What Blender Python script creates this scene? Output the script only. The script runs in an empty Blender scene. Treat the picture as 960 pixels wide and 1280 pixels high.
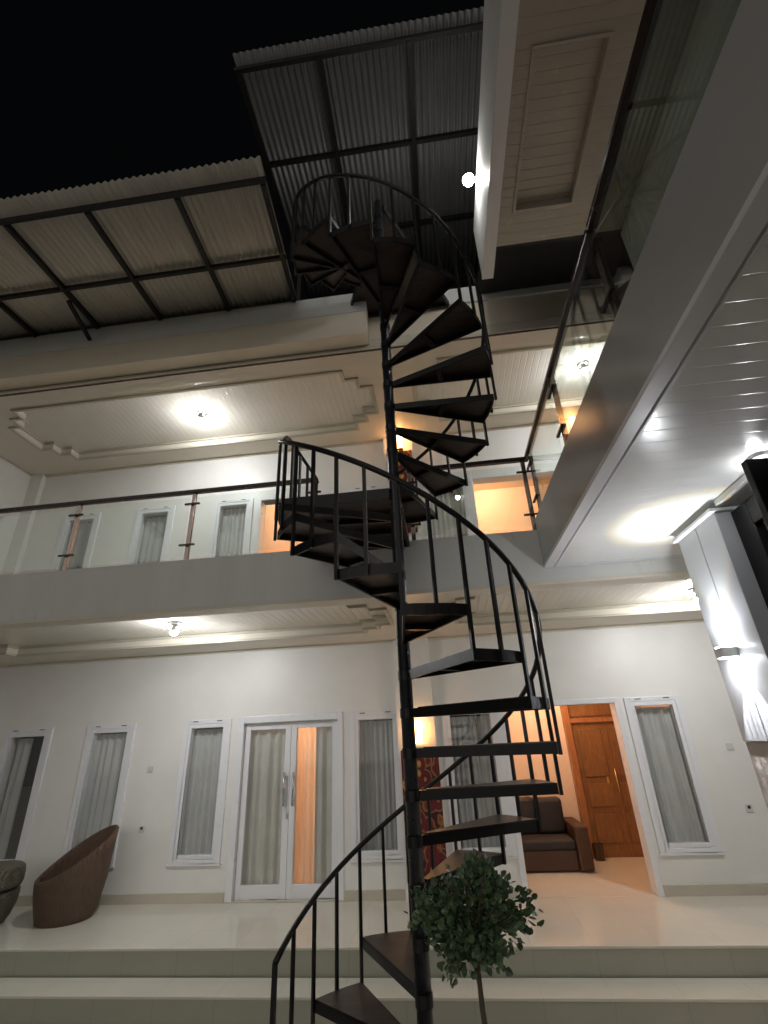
import bpy, math, random
from mathutils import Vector, Matrix

random.seed(7)
PI = math.pi
scene = bpy.context.scene
COL = scene.collection

# ------------------------------------------------------------------ materials
def new_mat(name):
    m = bpy.data.materials.new(name)
    m.use_nodes = True
    nt = m.node_tree
    return m, nt, nt.nodes['Principled BSDF']


def add(nt, kind, **inp):
    n = nt.nodes.new(kind)
    for k, v in inp.items():
        if k in n.inputs:
            n.inputs[k].default_value = v
        else:
            setattr(n, k, v)
    return n


def mat(name, col, rough=.5, metal=0., spec=.5, var=.06, vscale=3., bump=0., bscale=60.,
        groove=None, coat=0., rvar=.08, stretch=(1, 1, 1), grout=None):
    """plain procedural surface: mottled colour, mottled gloss, fine bump, optional panel joints"""
    m, nt, b = new_mat(name)
    L = nt.links.new
    geo = add(nt, 'ShaderNodeNewGeometry')
    mp = add(nt, 'ShaderNodeMapping')
    mp.inputs['Scale'].default_value = stretch
    L(geo.outputs['Position'], mp.inputs['Vector'])
    n1 = add(nt, 'ShaderNodeTexNoise', Scale=vscale, Detail=6., Roughness=.6)
    L(mp.outputs[0], n1.inputs['Vector'])
    r = add(nt, 'ShaderNodeValToRGB')
    r.color_ramp.elements[0].position = .25
    r.color_ramp.elements[1].position = .75
    r.color_ramp.elements[0].color = tuple(c * (1 - var) for c in col) + (1,)
    r.color_ramp.elements[1].color = tuple(min(1, c * (1 + var)) for c in col) + (1,)
    L(n1.outputs['Fac'], r.inputs['Fac'])
    L(r.outputs[0], b.inputs['Base Color'])
    n2 = add(nt, 'ShaderNodeTexNoise', Scale=vscale * 2.7, Detail=4.)
    L(mp.outputs[0], n2.inputs['Vector'])
    mr = add(nt, 'ShaderNodeMapRange')
    mr.inputs['To Min'].default_value = max(.02, rough - rvar)
    mr.inputs['To Max'].default_value = min(1, rough + rvar)
    L(n2.outputs['Fac'], mr.inputs['Value'])
    L(mr.outputs[0], b.inputs['Roughness'])
    b.inputs['Metallic'].default_value = metal
    b.inputs['Specular IOR Level'].default_value = spec
    b.inputs['Coat Weight'].default_value = coat
    last = None
    if bump:
        n3 = add(nt, 'ShaderNodeTexNoise', Scale=bscale, Detail=3.)
        L(mp.outputs[0], n3.inputs['Vector'])
        bp = add(nt, 'ShaderNodeBump', Strength=bump, Distance=.01)
        L(n3.outputs['Fac'], bp.inputs['Height'])
        last = bp
    for axis, pitch, width, depth in (groove or []):
        colour_in = b.inputs['Base Color'].links[0].from_socket if grout else None
        sx = add(nt, 'ShaderNodeSeparateXYZ')
        L(geo.outputs['Position'], sx.inputs[0])
        d = add(nt, 'ShaderNodeMath', operation='DIVIDE')
        L(sx.outputs[axis], d.inputs[0]); d.inputs[1].default_value = pitch
        f = add(nt, 'ShaderNodeMath', operation='FRACT'); L(d.outputs[0], f.inputs[0])
        pp = add(nt, 'ShaderNodeMath', operation='PINGPONG'); L(f.outputs[0], pp.inputs[0]); pp.inputs[1].default_value = .5
        ss = add(nt, 'ShaderNodeMapRange', interpolation_type='SMOOTHSTEP')
        L(pp.outputs[0], ss.inputs['Value'])
        ss.inputs['From Min'].default_value = 0.
        ss.inputs['From Max'].default_value = width / pitch
        bp = add(nt, 'ShaderNodeBump', Strength=1., Distance=depth)
        L(ss.outputs[0], bp.inputs['Height'])
        if grout:
            gm = add(nt, 'ShaderNodeMixRGB'); gm.inputs[1].default_value = (*grout, 1)
            L(ss.outputs[0], gm.inputs[0]); L(colour_in, gm.inputs[2]); L(gm.outputs[0], b.inputs['Base Color'])
        if last: L(last.outputs[0], bp.inputs['Normal'])
        last = bp
    if last: L(last.outputs[0], b.inputs['Normal'])
    return m


def emit(name, col, strength):
    m, nt, b = new_mat(name)
    b.inputs['Base Color'].default_value = (*col, 1)
    b.inputs['Emission Color'].default_value = (*col, 1)
    b.inputs['Emission Strength'].default_value = strength
    return m


def glass(name, tint=(.93, .97, .95), rough=.01, gloss=1.):
    """thin architectural pane: see-through with Fresnel mirror reflections"""
    m, nt, b = new_mat(name)
    L = nt.links.new
    nt.nodes.remove(b)
    tr = add(nt, 'ShaderNodeBsdfTransparent', Color=(*tint, 1))
    gl = add(nt, 'ShaderNodeBsdfGlossy', Color=(1, 1, 1, 1), Roughness=rough)
    lw = add(nt, 'ShaderNodeLayerWeight', Blend=.5)
    pw = add(nt, 'ShaderNodeMath', operation='POWER'); pw.inputs[1].default_value = 5.
    L(lw.outputs['Facing'], pw.inputs[0])
    fr = add(nt, 'ShaderNodeMath', operation='MULTIPLY_ADD'); fr.inputs[1].default_value = .95; fr.inputs[2].default_value = .05
    L(pw.outputs[0], fr.inputs[0])
    mu = add(nt, 'ShaderNodeMath', operation='MULTIPLY'); mu.inputs[1].default_value = gloss
    mx = add(nt, 'ShaderNodeMixShader')
    L(fr.outputs[0], mu.inputs[0]); L(mu.outputs[0], mx.inputs[0])
    L(tr.outputs[0], mx.inputs[1]); L(gl.outputs[0], mx.inputs[2])
    L(mx.outputs[0], nt.nodes['Material Output'].inputs['Surface'])
    return m


def wood(name, dark, light, scale=7., rough=.35, axis='X'):
    m, nt, b = new_mat(name)
    L = nt.links.new
    geo = add(nt, 'ShaderNodeNewGeometry')
    mp = add(nt, 'ShaderNodeMapping')
    mp.inputs['Scale'].default_value = (6, 6, .7) if axis == 'Z' else (.7, 6, 6)
    L(geo.outputs['Position'], mp.inputs['Vector'])
    n = add(nt, 'ShaderNodeTexNoise', Scale=scale, Detail=7., Roughness=.65, Distortion=.6)
    L(mp.outputs[0], n.inputs['Vector'])
    r = add(nt, 'ShaderNodeValToRGB')
    r.color_ramp.elements[0].position = .32; r.color_ramp.elements[1].position = .7
    r.color_ramp.elements[0].color = (*dark, 1); r.color_ramp.elements[1].color = (*light, 1)
    L(n.outputs['Fac'], r.inputs[0]); L(r.outputs[0], b.inputs['Base Color'])
    bp = add(nt, 'ShaderNodeBump', Strength=.15, Distance=.004)
    L(n.outputs['Fac'], bp.inputs['Height']); L(bp.outputs[0], b.inputs['Normal'])
    b.inputs['Roughness'].default_value = rough
    return m


def batik(name):
    """dark red printed cloth with scattered gold flowers"""
    m, nt, b = new_mat(name)
    L = nt.links.new
    geo = add(nt, 'ShaderNodeNewGeometry')
    mp = add(nt, 'ShaderNodeMapping'); mp.inputs['Scale'].default_value = (7.5, 0, 5.5)
    L(geo.outputs['Position'], mp.inputs['Vector'])
    wob = add(nt, 'ShaderNodeTexNoise', Scale=3., Detail=2.)
    L(mp.outputs[0], wob.inputs['Vector'])
    mixv = add(nt, 'ShaderNodeMixRGB', Fac=.12); L(mp.outputs[0], mixv.inputs[1]); L(wob.outputs['Color'], mixv.inputs[2])
    v = add(nt, 'ShaderNodeTexVoronoi', Scale=1.1, Randomness=.75); L(mixv.outputs[0], v.inputs['Vector'])
    r = add(nt, 'ShaderNodeValToRGB')
    e = r.color_ramp.elements
    e[0].position = 0; e[0].color = (.25, .03, .02, 1)
    e[1].position = .13; e[1].color = (.55, .3, .06, 1)
    for p, c in ((.24, (.42, .2, .05, 1)), (.33, (.05, .008, .012, 1)), (.42, (.13, .012, .016, 1)), (.62, (.10, .01, .014, 1)), (.7, (.3, .13, .04, 1)), (.76, (.04, .008, .012, 1))):
        x = e.new(p); x.color = c
    L(v.outputs['Distance'], r.inputs[0]); L(r.outputs[0], b.inputs['Base Color'])
    b.inputs['Roughness'].default_value = .85
    return m


def wicker(name, col):
    m, nt, b = new_mat(name)
    L = nt.links.new
    tc = add(nt, 'ShaderNodeNewGeometry')
    w1 = add(nt, 'ShaderNodeTexWave', Scale=22., Distortion=1.4, Detail=1.); w1.bands_direction = 'Z'
    w2 = add(nt, 'ShaderNodeTexWave', Scale=11., Distortion=.8, Detail=1.); w2.bands_direction = 'X'
    L(tc.outputs['Position'], w1.inputs['Vector']); L(tc.outputs['Position'], w2.inputs['Vector'])
    mu = add(nt, 'ShaderNodeMath', operation='MULTIPLY'); L(w1.outputs['Fac'], mu.inputs[0]); L(w2.outputs['Fac'], mu.inputs[1])
    n = add(nt, 'ShaderNodeTexNoise', Scale=14., Detail=4.); L(tc.outputs['Position'], n.inputs['Vector'])
    r = add(nt, 'ShaderNodeValToRGB')
    r.color_ramp.elements[0].color = tuple(c * .75 for c in col) + (1,)
    r.color_ramp.elements[1].color = tuple(c * 1.25 for c in col) + (1,)
    L(n.outputs['Fac'], r.inputs[0]); L(r.outputs[0], b.inputs['Base Color'])
    bp = add(nt, 'ShaderNodeBump', Strength=.9, Distance=.012); L(mu.outputs[0], bp.inputs['Height']); L(bp.outputs[0], b.inputs['Normal'])
    b.inputs['Roughness'].default_value = .6
    return m


def tile(name, col, pitch=.6, rough=.1):
    return mat(name, col, rough=rough, var=.05, vscale=1.3, rvar=.04, spec=.5,
               groove=[(0, pitch, .005, .0015), (1, pitch, .005, .0015)], grout=tuple(c * .95 for c in col))


def leaf_mat(name, col):
    m, nt, b = new_mat(name)
    L = nt.links.new
    geo = add(nt, 'ShaderNodeNewGeometry')
    n = add(nt, 'ShaderNodeTexNoise', Scale=22., Detail=2.); L(geo.outputs['Position'], n.inputs['Vector'])
    r = add(nt, 'ShaderNodeValToRGB')
    r.color_ramp.elements[0].position = .3; r.color_ramp.elements[1].position = .7
    r.color_ramp.elements[0].color = tuple(c * .6 for c in col) + (1,)
    r.color_ramp.elements[1].color = tuple(c * 1.5 for c in col) + (1,)
    L(n.outputs['Fac'], r.inputs[0]); L(r.outputs[0], b.inputs['Base Color'])
    b.inputs['Roughness'].default_value = .38
    return m


WALL = mat('wall_paint', (.76, .75, .72), rough=.42, var=.04, vscale=1.9, bump=.05, bscale=120)
TRIM = mat('white_trim', (.78, .78, .80), rough=.35, var=.02)
FRAMEW = mat('white_lacquer_frame', (.75, .755, .785), rough=.3, var=.02)
PLASTER = mat('ceiling_board', (.70, .65, .55), rough=.35, var=.02, bump=.03)
PANELY = mat('ceiling_panel_lengthwise', (.71, .68, .60), rough=.16, var=.03, rvar=.05, groove=[(0, .10, .008, .005)])
PANELX = mat('ceiling_panel_crosswise', (.84, .84, .83), rough=.2, var=.03, rvar=.05, groove=[(1, .125, .005, .0016)])
SOFFIT = mat('soffit_panel', (.46, .415, .35), rough=.25, var=.03, groove=[(1, .10, .006, .004)])
FASCIA = mat('grey_fascia_paint', (.68, .68, .65), rough=.3, var=.07, vscale=.9, bump=.03, bscale=25, stretch=(3, 3, .5))
FASCIAG = mat('grey_gloss_fascia', (.48, .482, .475), rough=.2, var=.06, vscale=1.2, rvar=.06, bump=.05, bscale=9)
MOULD = mat('shade_dark_moulding', (.50, .47, .38), rough=.35, var=.03)  # colour darkened to stand in for the moulding's shadow lines
BEAM = mat('beam_bounce_tan', (.78, .70, .58), rough=.6, var=.04)  # tan, warmer than the coping, put in for warm bounce light
COPING = mat('coping_paint', (.72, .73, .73), rough=.6, var=.06)
LIPWOOD = mat('brown_edge_strip', (.10, .055, .035), rough=.5)
SKIRT = mat('beige_skirting_tile', (.50, .46, .38), rough=.2)
TERR = tile('cream_floor_tile', (.62, .60, .52), rough=.065)
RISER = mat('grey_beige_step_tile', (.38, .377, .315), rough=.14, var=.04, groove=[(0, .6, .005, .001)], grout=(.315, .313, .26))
GROUND = tile('courtyard_tile', (.52, .49, .42), .6, .2)
STEEL = mat('black_steel', (.011, .011, .012), rough=.42, var=.25, vscale=9, bump=.06, bscale=40, spec=.4)
STEELB = mat('painted_steel_blueblack', (.018, .019, .026), rough=.3, var=.2, vscale=9)
TREAD = wood('dark_stained_tread', (.020, .012, .010), (.062, .036, .026), rough=.42)
CANFR = mat('dark_canopy_steel', (.008, .007, .007), rough=.6, var=.2)
ZINCB = mat('corrugated_fibre_sheet', (.58, .545, .475), rough=.5, metal=.1, var=.14, vscale=2.2, stretch=(6, .6, 1))
ZINC = mat('corrugated_zinc', (.22, .222, .22), rough=.45, metal=.4, var=.14, vscale=2.2, stretch=(6, .6, 1))
GLASS = glass('clear_glass', (.94, .975, .955))
GLASSR = glass('shade_dark_rail_glass', (.66, .72, .69), gloss=1.6)  # tint darkened to stand in for the unlit near panes
WINGL = glass('window_glass', (.95, .955, .95), gloss=1.)
RAILM = mat('brown_black_rail', (.035, .022, .018), rough=.25, metal=.4, var=.1)
POSTM = mat('polished_steel_post', (.33, .28, .25), rough=.2, metal=.95, var=.1)
ALU = mat('black_aluminium', (.009, .009, .010), rough=.35, var=.1, spec=.25)
CURT = mat('grey_curtain', (.56, .565, .555), rough=.9, var=.08, vscale=5, bump=.15, bscale=300)
CURTD = mat('dark_grey_curtain', (.42, .425, .42), rough=.9, var=.08, vscale=5, bump=.15, bscale=300)
CURTB = mat('beige_curtain', (.62, .60, .55), rough=.9, var=.08, vscale=5, bump=.15, bscale=300)
SHEER, _nt, _b = new_mat('peach_sheer')
_b.inputs['Base Color'].default_value = (.92, .84, .72, 1); _b.inputs['Roughness'].default_value = .9
_tl = add(_nt, 'ShaderNodeBsdfTranslucent', Color=(.92, .84, .72, 1)); _mx = add(_nt, 'ShaderNodeMixShader'); _mx.inputs[0].default_value = .6
_nt.links.new(_b.outputs[0], _mx.inputs[1]); _nt.links.new(_tl.outputs[0], _mx.inputs[2])
_nt.links.new(_mx.outputs[0], _nt.nodes['Material Output'].inputs['Surface'])
ROOM = mat('peach_room_paint', (.80, .66, .53), rough=.55, var=.02)
DOORW = wood('teak_door', (.13, .055, .02), (.27, .13, .045), rough=.3, axis='Z')
TEAK = wood('teak_frame', (.22, .08, .025), (.40, .17, .06), rough=.3, axis='Z')
BRASS = mat('brass', (.75, .5, .2), rough=.25, metal=1.)
CHROME = mat('brushed_steel', (.55, .55, .58), rough=.25, metal=1.)
SOFA = mat('brown_upholstery', (.06, .03, .016), rough=.7, var=.1, vscale=6)
CUSH = mat('black_cushion', (.02, .016, .015), rough=.7, var=.1)
WICK = wicker('brown_wicker', (.105, .062, .038))
WICKG = wicker('grey_brown_wicker', (.12, .105, .075))
BATIK = batik('batik_print')
BAMBOO = mat('bamboo_slat', (.45, .28, .12), rough=.5)
LEAF = leaf_mat('leaf_green', (.13, .20, .10))
LEAFD = leaf_mat('leaf_dark_green', (.07, .125, .06))
BARK = mat('bark', (.13, .105, .07), rough=.8, bump=.5, bscale=80)
PLASTIC = mat('white_plastic', (.62, .62, .6), rough=.4)
DARKPL = mat('hole_shade', (.03, .03, .03), rough=.5)  # dark colour stands in for shade inside holes and slots
PIER = mat('pier_panel', (.50, .51, .53), rough=.35, var=.05, vscale=2, bump=.12, bscale=22)
STONE = mat('pale_split_stone', (.52, .45, .40), rough=.8, var=.2, vscale=7, bump=.8, bscale=14)
CRYST = glass('crystal_petal', (.97, .97, .97), gloss=2.5)
BULBW = emit('lamp_white', (.97, .98, 1.), 420.)
BULBF = emit('flood_white', (1., .98, .92), 36.)
BULBO = emit('lamp_warm', (1., .63, .40), 165.)
BULBS = emit('sconce_warm', (1., .50, .16), 8.)
DOWN = emit('porch_lamp_glow', (.95, .97, 1.), 16.)
LENS = emit('lamp_lens', (.93, .96, 1.), 80.)

# ------------------------------------------------------------------ mesh helpers
ORG = {}


class MB:
    def __init__(self):
        self.v = []; self.f = []

    def box(self, x0, x1, y0, y1, z0, z1):
        b = len(self.v)
        self.v += [(x0, y0, z0), (x1, y0, z0), (x1, y1, z0), (x0, y1, z0), (x0, y0, z1), (x1, y0, z1), (x1, y1, z1), (x0, y1, z1)]
        self.f += [[b + i for i in q] for q in ((0, 3, 2, 1), (4, 5, 6, 7), (0, 1, 5, 4), (1, 2, 6, 5), (2, 3, 7, 6), (3, 0, 4, 7))]
        return self

    def prism(self, poly, z0, z1):
        """poly counter-clockwise in xy"""
        n = len(poly); b = len(self.v)
        self.v += [(x, y, z0) for x, y in poly] + [(x, y, z1) for x, y in poly]
        self.f.append([b + i for i in range(n)][::-1]); self.f.append([b + n + i for i in range(n)])
        for i in range(n):
            j = (i + 1) % n
            self.f.append([b + i, b + j, b + n + j, b + n + i])
        return self

    def bar(self, p, q, w, h, up=(0, 0, 1)):
        """square bar from p to q, w across, h along 'up'"""
        p = Vector(p); q = Vector(q); d = (q - p).normalized(); u = Vector(up)
        if abs(d.dot(u)) > .98: u = Vector((0, 1, 0))
        s = d.cross(u).normalized(); u = s.cross(d).normalized()
        b = len(self.v)
        for c in (p, q):
            for a, e in ((-1, -1), (1, -1), (1, 1), (-1, 1)):
                self.v.append(tuple(c + s * a * w / 2 + u * e * h / 2))
        self.f += [[b + i for i in r] for r in ((3, 2, 1, 0), (4, 5, 6, 7), (0, 1, 5, 4), (1, 2, 6, 5), (2, 3, 7, 6), (3, 0, 4, 7))]
        return self

    def tube(self, pts, r, n=8, closed=False):
        pts = [Vector(p) for p in pts]; m = len(pts); b = len(self.v)
        prev = None
        for i, p in enumerate(pts):
            d = (pts[min(i + 1, m - 1)] - pts[max(i - 1, 0)]).normalized()
            u = Vector((0, 0, 1)) if abs(d.z) < .95 else Vector((1, 0, 0))
            if prev is not None and abs(d.dot(prev)) < .98: u = prev
            s = d.cross(u).normalized(); u = s.cross(d).normalized(); prev = u
            rr = r[i] if isinstance(r, (list, tuple)) else r
            for k in range(n):
                a = 2 * PI * k / n
                self.v.append(tuple(p + (s * math.cos(a) + u * math.sin(a)) * rr))
        for i in range(m - 1):
            for k in range(n):
                k2 = (k + 1) % n
                self.f.append([b + i * n + k, b + i * n + k2, b + (i + 1) * n + k2, b + (i + 1) * n + k])
        self.f.append([b + k for k in range(n)][::-1]); self.f.append([b + (m - 1) * n + k for k in range(n)])
        return self

    def lathe(self, prof, c, n=24):
        """prof: list of (r, z) revolved round the vertical axis through c"""
        b = len(self.v); m = len(prof)
        for r, z in prof:
            for k in range(n):
                a = 2 * PI * k / n
                self.v.append((c[0] + r * math.cos(a), c[1] + r * math.sin(a), c[2] + z))
        for i in range(m - 1):
            for k in range(n):
                k2 = (k + 1) % n
                self.f.append([b + i * n + k, b + i * n + k2, b + (i + 1) * n + k2, b + (i + 1) * n + k])
        self.f.append([b + k for k in range(n)][::-1]); self.f.append([b + (m - 1) * n + k for k in range(n)])
        return self

    def ball(self, c, r, n=16):
        prof = [(max(1e-4, r * math.sin(PI * i / n)), -r * math.cos(PI * i / n)) for i in range(n + 1)]
        return self.lathe(prof, c, n)

    def grid(self, us, vs, w0, w1, solid, mp):
        """cell grid with holes; reveals are closed. mp(u,v,w)->xyz"""
        us = sorted(set(round(u, 5) for u in us)); vs = sorted(set(round(v, 5) for v in vs))
        S = [[solid((us[i] + us[i + 1]) / 2, (vs[j] + vs[j + 1]) / 2) for j in range(len(vs) - 1)] for i in range(len(us) - 1)]

        def q(*p):
            b = len(self.v); self.v += [mp(*x) for x in p]; self.f.append([b, b + 1, b + 2, b + 3])
        for i in range(len(us) - 1):
            for j in range(len(vs) - 1):
                if not S[i][j]: continue
                u0, u1, v0, v1 = us[i], us[i + 1], vs[j], vs[j + 1]
                q((u0, v0, w0), (u1, v0, w0), (u1, v1, w0), (u0, v1, w0))
                q((u0, v0, w1), (u0, v1, w1), (u1, v1, w1), (u1, v0, w1))
                if i == 0 or not S[i - 1][j]: q((u0, v0, w0), (u0, v1, w0), (u0, v1, w1), (u0, v0, w1))
                if i == len(us) - 2 or not S[i + 1][j]: q((u1, v0, w0), (u1, v0, w1), (u1, v1, w1), (u1, v1, w0))
                if j == 0 or not S[i][j - 1]: q((u0, v0, w0), (u0, v0, w1), (u1, v0, w1), (u1, v0, w0))
                if j == len(vs) - 2 or not S[i][j + 1]: q((u0, v1, w0), (u1, v1, w0), (u1, v1, w1), (u0, v1, w1))
        return self

    def build(self, name, material, parent=None, bevel=0., smooth=False, fix=True):
        o0 = ORG.get(parent.name, Vector((0, 0, 0))) if parent else Vector((0, 0, 0))
        me = bpy.data.meshes.new(name)
        me.from_pydata([tuple(Vector(v) - o0) for v in self.v], [], self.f)
        if fix:
            import bmesh
            bm = bmesh.new(); bm.from_mesh(me)
            bmesh.ops.remove_doubles(bm, verts=bm.verts, dist=1e-5)
            bmesh.ops.recalc_face_normals(bm, faces=bm.faces)
            bm.to_mesh(me); bm.free()
        me.materials.append(material)
        o = bpy.data.objects.new(name, me); COL.objects.link(o)
        if parent: o.parent = parent
        ORG[o.name] = o0
        if smooth:
            for p in me.polygons: p.use_smooth = True
        if bevel:
            md = o.modifiers.new('bevel', 'BEVEL'); md.width = bevel; md.segments = 2
            md.limit_method = 'ANGLE'; md.angle_limit = math.radians(40)
            md.harden_normals = False
        return o


def thing(name, label, cat, loc, group=None):
    o = bpy.data.objects.new(name, None); COL.objects.link(o)
    o.location = loc; o.empty_display_size = .2
    ORG[o.name] = Vector(loc)
    o['label'] = label; o['category'] = cat
    if group: o['group'] = group
    return o


def tag(o, label, cat, group=None):
    o['label'] = label; o['category'] = cat
    if group: o['group'] = group
    return o


def structure(o):
    o['kind'] = 'structure'; return o


def BX(*a): return MB().box(*a)


# ------------------------------------------------------------------ key dimensions (metres)
YW = 7.6            # front face of the main rear wall
ZT = .53            # terrace floor
ZF = 4.28           # upper balcony floor
YF = 4.72           # balcony fascia
XL, XR = -7.85, 5.2

# ------------------------------------------------------------------ setting: ground, steps, terrace
structure(BX(-40, 40, -40, 40, -.12, .08).build('ground', GROUND))
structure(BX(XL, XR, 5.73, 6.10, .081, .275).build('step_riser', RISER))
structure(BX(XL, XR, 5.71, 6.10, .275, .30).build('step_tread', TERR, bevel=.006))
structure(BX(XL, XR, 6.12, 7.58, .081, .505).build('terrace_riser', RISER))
structure(BX(XL, XR, 6.10, 7.62, .505, ZT).build('terrace_floor', TERR, bevel=.006))

# ------------------------------------------------------------------ the main house
house = thing('two_storey_house', 'white two storey house with glass balcony across the rear of the courtyard', 'house', (0, 7.6, .08))
WX = {'g': [(-6.87, -6.30), (-5.47, -4.92), (-3.88, -3.38), (-1.31, -.81), (.02, .60), (2.59, 3.09)],
      'u': [(-6.83, -6.33), (-5.36, -4.84), (-3.82, -3.32), (-1.31, -.90), (.03, .62)]}
Z0 = {'g': 0., 'u': ZF - ZT}
DOOR = (-3.06, -1.62)
OPEN = (.78, 2.35)


def window_hole(fl):
    z = Z0[fl]
    hs = [(a - .03, b + .03, 1.03 + z, 2.69 + z) for a, b in WX[fl]]
    hs += [(DOOR[0], DOOR[1], ZT + z, 2.70 + z), (OPEN[0], OPEN[1], ZT + z, 2.735 + z)]
    hs = [(a, b, c - (.1 if c < ZT + z + .01 else 0), d) for a, b, c, d in hs]
    return hs


for fl, za, zb in (('g', .1, 3.86), ('u', 4.1, 7.62)):
    hs = window_hole(fl)
    us = [XL - .2, XR] + [h[0] for h in hs] + [h[1] for h in hs]
    vs = [za, zb] + [h[2] for h in hs] + [h[3] for h in hs]
    MB().grid(us, vs, YW, YW + .18, lambda u, v: not any(h[0] < u < h[1] and h[2] < v < h[3] for h in hs),
              lambda u, v, w: (u, w, v)).build('rear_wall', WALL, house)
# side wall at the left end of the balcony
BX(XL - .2, XL, 4.95, 7.6, .1, 7.62).build('end_wall', WALL, house)
BX(XL, XL + .25, 7.5, 7.6, 4.3, 7.5).build('corner_pilaster', WALL, house)
# pilasters carrying the lamps and cloths
BX(-.735, -.196, 7.5, 7.6, ZT, 3.78).build('pilaster', WALL, house, bevel=.004)
BX(-.735, -.196, 7.5, 7.6, ZF, 7.48).build('pilaster', WALL, house, bevel=.004)
# skirting
for a, b in ((XL, DOOR[0] - .10), (DOOR[1] + .07, -.74), (-.19, OPEN[0] - .06), (OPEN[1] + .06, XR)):
    BX(a, b, 7.578, 7.6, ZT, .64).build('skirting', SKIRT, house)

# windows ----------------------------------------------------------
for fl in ('g', 'u'):
    z = Z0[fl]
    for a, b in WX[fl]:
        f = MB()
        for lo, hi, y0 in ((.06, .125, 7.572), (0., .06, 7.588)):
            pass
        # outer casing, proud of the wall
        f.box(a - .125, a - .05, 7.575, 7.62, .96 + z, 2.775 + z).box(b + .05, b + .125, 7.575, 7.62, .96 + z, 2.775 + z)
        f.box(a - .05, b + .05, 7.575, 7.62, 2.715 + z, 2.775 + z).box(a - .05, b + .05, 7.575, 7.62, .96 + z, 1.01 + z)
        w = f.build('window', FRAMEW, house, bevel=.006)
        s = MB()
        s.box(a - .05, a, 7.583, 7.66, 1.01 + z, 2.715 + z).box(b, b + .05, 7.583, 7.66, 1.01 + z, 2.715 + z)
        s.box(a, b, 7.583, 7.66, 2.66 + z, 2.715 + z).box(a, b, 7.583, 7.66, 1.01 + z, 1.06 + z)
        s.build('sash', FRAMEW, w, bevel=.006)
        BX(a - .001, b + .001, 7.610, 7.616, 1.058 + z, 2.662 + z).build('pane', WINGL, w)
        BX(a - .14, b + .14, 7.573, 7.6, .937 + z, .958 + z).build('sill', FRAMEW, w, bevel=.004)
        v = MB()
        for xx in (a + .02, b - .10):
            v.box(xx, xx + .08, 7.571, 7.5755, 2.745 + z, 2.757 + z)
        v.build('vent_slot', DARKPL, w)  # dark bars drawn in place of shaded slots


def curtain(x0, x1, z0, z1, y, m, label, amp=.028, pitch=.105, group='curtains behind the house windows'):
    b = MB(); n = max(12, int((x1 - x0) / .006)); rows = [z0, z0 + .1, (z0 + z1) / 2, z1 - .25, z1]
    ph = random.random() * 6; p2 = random.random() * 6
    for side in (0, .006):
        for r, zz in enumerate(rows):
            fl = .75 + .25 * (1 - r / 4)
            for i in range(n + 1):
                x = x0 + (x1 - x0) * i / n
                u = x / pitch * 2 * PI
                yy = amp * fl * (math.sin(u + ph + .6 * math.sin(u * .37 + p2)) + .35 * math.sin(u * .53 + p2 + r * .15))
                b.v.append((x, y + yy + side, zz))
    k = n + 1
    for s in (0, 1):
        o = s * k * 5
        for r in range(4):
            for i in range(n):
                b.f.append([o + r * k + i, o + r * k + i + 1, o + (r + 1) * k + i + 1, o + (r + 1) * k + i])
    for r in range(4):
        for i in (0, n):
            b.f.append([r * k + i, (r + 1) * k + i, k * 5 + (r + 1) * k + i, k * 5 + r * k + i])
    o = b.build('curtain', m, None, smooth=True)
    return tag(o, label, 'curtain', group)


gl = ['grey curtain in the ground floor window at the far left edge of the picture',
      'grey curtain in the ground floor window behind the round wicker chair',
      'grey curtain in the ground floor window just left of the white double door',
      'dark grey curtain in the ground floor window just right of the white double door',
      'dark grey curtain in the ground floor window beside the open doorway, behind the stair',
      'grey curtain in the ground floor window right of the open doorway']
for i, (a, b) in enumerate(WX['g']):
    lo, hi = (-.03, .03)
    if i == 0: hi = -.30
    curtain(a + lo + .002, b + hi - .002, 1.035, 2.64, 7.735, (CURT, CURT, CURT, CURTD, CURTD, CURT)[i], gl[i], pitch=(.13, .115, .11, .075, .08, .125)[i],
            amp=(.03, .03, .03, .02, .02, .03)[i])
ul = ['grey curtain in the upper floor window furthest left above the balcony',
      'grey curtain in the middle one of the three upper windows left of the stair',
      'pleated grey curtain in the upper floor window beside the lit left doorway',
      'short grey curtain in the small upper window half lit orange behind the landing',
      'pale pleated curtain in the upper window left of the right orange doorway']
for i, (a, b) in enumerate(WX['u']):
    lo = .22 if i == 3 else -.03
    curtain(a + lo + .002, b + .028, 4.79, 6.41 if i != 1 else 6.37, 7.735, (CURTD, CURTD, CURT, CURTD, CURTB)[i], ul[i], pitch=(.13, .12, .08, .07, .09)[i], amp=.022)

# double door on the ground floor ---------------------------------
f = MB()
f.box(-3.15, DOOR[0] + .008, 7.575, 7.72, ZT, 2.785).box(DOOR[1] - .008, -1.545, 7.575, 7.72, ZT, 2.785).box(DOOR[0] + .008, DOOR[1] - .008, 7.575, 7.72, 2.69, 2.785)
dd = f.build('double_door', FRAMEW, house, bevel=.006)
for x0, x1 in ((-3.05, -2.342), (-2.338, -1.63)):
    f = MB(); y0, y1 = 7.65, 7.69
    f.box(x0, x0 + .085, y0, y1, ZT + .014, 2.688).box(x1 - .085, x1, y0, y1, ZT + .014, 2.688)
    f.box(x0 + .085, x1 - .085, y0, y1, 2.595, 2.688).box(x0 + .085, x1 - .085, y0, y1, ZT + .014, .70)
    f.build('leaf', FRAMEW, dd, bevel=.005)
    BX(x0 + .084, x1 - .084, 7.667, 7.673, .699, 2.596).build('pane', WINGL, dd)
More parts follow.
